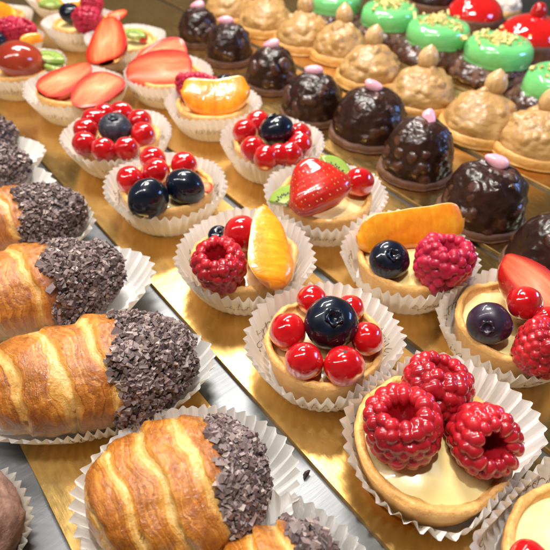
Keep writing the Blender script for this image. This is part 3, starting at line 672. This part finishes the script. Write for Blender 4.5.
# ------------------------------------------------------------------ chocolate domes
def bumpy_dome(R, H, seed, nbump, br, z0=.0, power=2.0, amt=.9, nu=128, nv=84, mats=None, name="dome", extra=0.06, thin=1.0):
    rg = np.random.default_rng(seed)
    t = np.linspace(0, 1, nv); ang = t*np.pi/2*1.18
    prof = np.stack([R*np.sin(ang)**thin, z0+H*np.cos(ang)], 1); prof[:, 1] = np.maximum(prof[:, 1], z0-.02); prof[0, 0] = .001
    V, Fc = lathe_pts(prof, nu); n = V-np.array([0, 0, z0]); n /= np.linalg.norm(n, axis=1, keepdims=True)
    cs = []
    for i in range(nbump):
        a = rg.uniform(0, 2*np.pi); q = math.acos(1-rg.uniform(0, .95)); r = rg.uniform(*br)
        cs.append((R*.97*np.sin(q)*np.cos(a), R*.97*np.sin(q)*np.sin(a), z0+H*.97*np.cos(q), r, rg.uniform(.5, 1)))
    mi = None; hgt = np.zeros(len(V))
    if cs:
        for cx_, cy_, cz_, r_, a_ in cs:
            q = (V-np.array((cx_, cy_, cz_)))@np.array(rquat().to_matrix())/(r_*rg.uniform(.55, 1.35, 3))
            hgt = np.maximum(hgt, r_*a_*np.clip(1-(np.abs(q)**3).sum(1)**(1/3), 0, 1)**.6)
    V = V+n*(amt*hgt+extra*nz(V, .9, seed, 3)+.02*nz(V, 3, seed, 2))[:, None]
    if mats and len(mats) > 1:
        hf = hgt[Fc].mean(1); mi = (hf > .085).astype(int)
    return mesh(name, V, Fc, mats, True, None, mi)
def disc_mesh(name, R, h, mat, seed, lip=0.0, rough=.03, z0=0.0):
    prof = spline([(.01, z0), (R*.93, z0), (R, z0+h*.3), (R*1.0, z0+h*.75), (R*.95, z0+h*(1+lip)), (R*.85, z0+h), (.01, z0+h)], 36); V, Fc = lathe_pts(prof, 72)
    V[:, :2] *= (1+rough*nz(V, 1.2, seed, 3))[:, None]; V[:, 2] += (V[:, 2] > z0+.05)*rough*1.5*nz(V, 1.5, seed+3, 3)
    return mesh(name, V, Fc, [mat])
def chip_mesh(seed):
    V, Fc = lathe_pts(np.stack([np.sin(np.linspace(0, np.pi, 18)), np.cos(np.linspace(0, np.pi, 18))], 1), 28)
    V[:, 0] *= .66*(1-.25*V[:, 0]); V[:, 1] *= .36; V[:, 2] *= .42; V[:, 0] *= (1+.35*V[:, 2]); V = V*(1+.12*nz(V, 1.5, seed, 2))[:, None]
    return mesh("pink_chip", V, Fc, [MT['pink']])
# (dome centre px, py), diameter px, dome height, chip px
DOMES = [((192, 28), 44, 3.0, (200, 4), "farthest chocolate dome, smooth and blurred, with a pink chip"),
         ((231, 50), 50, 3.0, (227, 20), "second farthest chocolate dome with a lying pink chip"),
         ((269, 76), 55, 3.1, (274, 43), "chocolate dome with a pink chip, right behind the orange segment tart"),
         ((312, 99), 66, 3.1, (316, 70), "nutty chocolate dome with a rounded pink chip, behind the blueberry currant tart"),
         ((373, 126), 82, 3.3, (375, 86), "nutty chocolate dome with pink chip on a visible brown biscuit, between two rows"),
         ((417, 159), 78, 3.6, (430, 116), "chocolate dome with an upright pink chip behind the strawberry kiwi tart"),
         ((487, 203), 92, 3.4, (500, 162), "large chocolate dome with a bluish sheen and slanted pink chip at the right"),
         ((556, 250), 92, 3.2, None, "smoother chocolate dome cut off by the right edge above the strawberry tart")]
for i, ((px, py), wd, H, chip, lab) in enumerate(DOMES):
    H += .3
    c = P(chip[0]-(chip[0]-px)*.35, chip[1]+5, H) if chip else P(px, py, 1.6)
    R_ = wd*cm_per_px(c)/2*.93
    r = thing("chocolate_dome", lab, "chocolate dome", (c.x, c.y, .02), "dark chocolate domes on biscuits")
    part("biscuit_base", disc_mesh("biscuit_base", R_*1.08, .55, MT['biscuit'], i), r)
    part("chocolate_coating", bumpy_dome(R_, H-.55, 40+i, 8 if i == 7 else 70, (.14, .5), .5, mats=[MT['choc'], MT['nut']], name="chocolate_coating", extra=.12, amt=.6, thin=.60), r)
    if chip:
        zc = H+.05; q = basis((rng.normal(0, .25), rng.normal(0, .25), 1), (CR.x, CR.y, 0)) if i not in (5, 6) else basis((CR+CU*.15 if i == 5 else CU+CR*.5), (CU if i == 5 else CR-CU*.5))
        cp = P(chip[0], chip[1], zc); cp = Vector((c.x+(cp.x-c.x)*.7, c.y+(cp.y-c.y)*.7, zc))
        part("pink_chip", chip_mesh(i), r, cp-Vector((c.x, c.y, .02)), q, 1.12)

# ------------------------------------------------------------------ praline domes
def hazelnut_mesh(seed):
    prof = spline([(.01, -.95), (.45, -.85), (.74, -.45), (.80, 0), (.66, .48), (.36, .85), (.12, 1.04), (.01, 1.12)], 40); V, Fc = lathe_pts(prof, 44)
    V = V*(1+.05*nz(V, .9, seed, 2))[:, None]; return mesh("hazelnut", V, Fc, [MT['hazel']])
HZ = [hazelnut_mesh(i) for i in range(3)]
PR = [((229, 4), 56, None, "farthest praline dome at the top edge, above the chocolate domes"),
      ((266, 14), 58, None, "praline dome second from the back, its nut cut off above"),
      ((304, 27), 62, (306, 2), "praline dome with hazelnut at the top edge, third from the back"),
      ((341, 42), 60, (345, 12), "praline dome with a round hazelnut behind the middle chocolate dome"),
      ((374, 66), 68, (375, 34), "praline dome with a round hazelnut left of the pointed hazelnut one"),
      ((430, 88), 74, (429, 55), "praline dome topped with a pointed hazelnut, below the green cakes"),
      ((486, 116), 84, (498, 80), "praline dome with a tall smooth hazelnut near the right edge"),
      ((552, 150), 88, (553, 98), "praline dome with a dimpled side cut off by the right edge")]
for i, ((px, py), wd, hz, lab) in enumerate(PR):
    if not hz: hz = (px+1, py-26)
    c = P(hz[0]-(hz[0]-px)*.4, hz[1]+2, 4.1); R_ = wd*cm_per_px(c)/2*.97
    r = thing("praline_dome", lab, "praline dome", (c.x, c.y, .02), "tan praline domes with hazelnuts")
    part("pastry_base", disc_mesh("pastry_base", R_*1.06, .75, MT['crust'], i+20, .12), r)
    part("praline_coating", bumpy_dome(R_*.96, 2.7, 60+i, 30, (.25, .6), .6, mats=[MT['praline']], name="praline_coating", amt=.6, extra=.12, thin=1.25), r)
    if True:
        q = basis((rng.normal(0, .12), rng.normal(0, .12), 1), (1, 0, 0)); hp = P(hz[0], hz[1], 3.95)
        hp = Vector((c.x+(hp.x-c.x)*.8, c.y+(hp.y-c.y)*.8, 3.78))
        part("hazelnut", HZ[i % 3], r, hp-Vector((c.x, c.y, .02)), q, (1.08, 1.08, 1.0))

# ------------------------------------------------------------------ green cakes
def crumb_pile(pts, seed, size):
    V, Fc, tn = nibs_mesh(pts, seed, size); return V, Fc
GC = [((335, -3), 56, "green glazed cake farthest back at the top edge"),
      ((390, 12), 58, "green glazed cake at the top edge above the pointed hazelnut"),
      ((439, 29), 64, "green glazed cake with gold crumbs, between the red dome and pointed hazelnut"),
      ((500, 47), 68, "green glazed cake with a heap of gold crumbs beside the red domes"),
      ((562, 80), 72, "green glazed cake cut off by the right edge")]
for i, ((px, py), wd, lab) in enumerate(GC):
    c = P(px, py, 2.6); R_ = wd*cm_per_px(c)/2*.98
    r = thing("green_cake", lab, "glazed cake", (c.x, c.y, .02), "green glazed cakes on chocolate crumb")
    part("crumb_base", bumpy_dome(R_*1.28, 1.75, 80+i, 240, (.3, .6), .05, mats=[MT['biscuit'], MT['nut']], name="crumb_base", thin=.55, amt=.9), r)
    prof = spline([(.01, 1.3), (R_*.9, 1.3), (R_*1.0, 1.75), (R_*.99, 2.5), (R_*.9, 3.05), (R_*.7, 3.25), (.01, 3.22)], 48); V, Fc = lathe_pts(prof, 80); V = V*(1+.02*nz(V, .5, i, 2))[:, None]
    part("green_glaze", mesh("green_glaze", V, Fc, [MT['green']]), r)
    rg = np.random.default_rng(i); pts = []
    for k in range(70):
        a = rg.uniform(0, 6.28); q = abs(rg.normal(0, .42))*R_; pts.append((np.array((q*np.cos(a), q*np.sin(a)+.3, 3.27+max(0, .5-q*.35)*rg.random())), np.array([0, 0, 1.])))
    V, Fc = crumb_pile(pts, i, .6)
    part("gold_crumbs", mesh("gold_crumbs", V, Fc, [MT['crumb']], False), r, kind='stuff')
# ------------------------------------------------------------------ red domes and cream at the back
RD = [((434, -6), 50, "dark chocolate based dome peeking in at the top edge between green cakes", False),
      ((476, 8), 56, "shiny red dome on a dark chocolate base at the top edge", True),
      ((533, 30), 66, "shiny red dome with a red cherry on top in the right back corner", True)]
for i, ((px, py), wd, lab, red) in enumerate(RD):
    c = P(px, py, 2.2); R_ = wd*cm_per_px(c)/2
    r = thing("red_dome" if red else "chocolate_bonbon", lab, "glazed dome" if red else "bonbon", (c.x, c.y, .02), "shiny domes in the back row")
    part("chocolate_base", disc_mesh("chocolate_base", R_*1.05, 1.6, MT['biscuit'], i+50, 0, .02), r)
    part("red_glaze" if red else "chocolate_top", bumpy_dome(R_*.98, 2.2, 90+i, 0, (.1, .2), 1.45, mats=[MT['redglaze' if red else 'choc']], name="red_glaze" if red else "chocolate_top", extra=.02), r)
    if red:
        part("cherry", CUR[i], r, (0, 0, 3.9), basis((0, .1, 1), (1, 0, 0)), (.8, .8, 1.0))
c = P(503, -4, 2.0); r = thing("cream_cake", "pale cream cake blurred behind the red domes at the top edge", "cake", (c.x, c.y, .02))
part("cake_base", disc_mesh("cake_base", 2.6, .8, MT['crust'], 3, .1), r)
part("cream_top", bumpy_dome(2.4, 2.3, 95, 20, (.3, .6), .6, mats=[MT['vanilla']], name="cream_top", extra=.1), r)
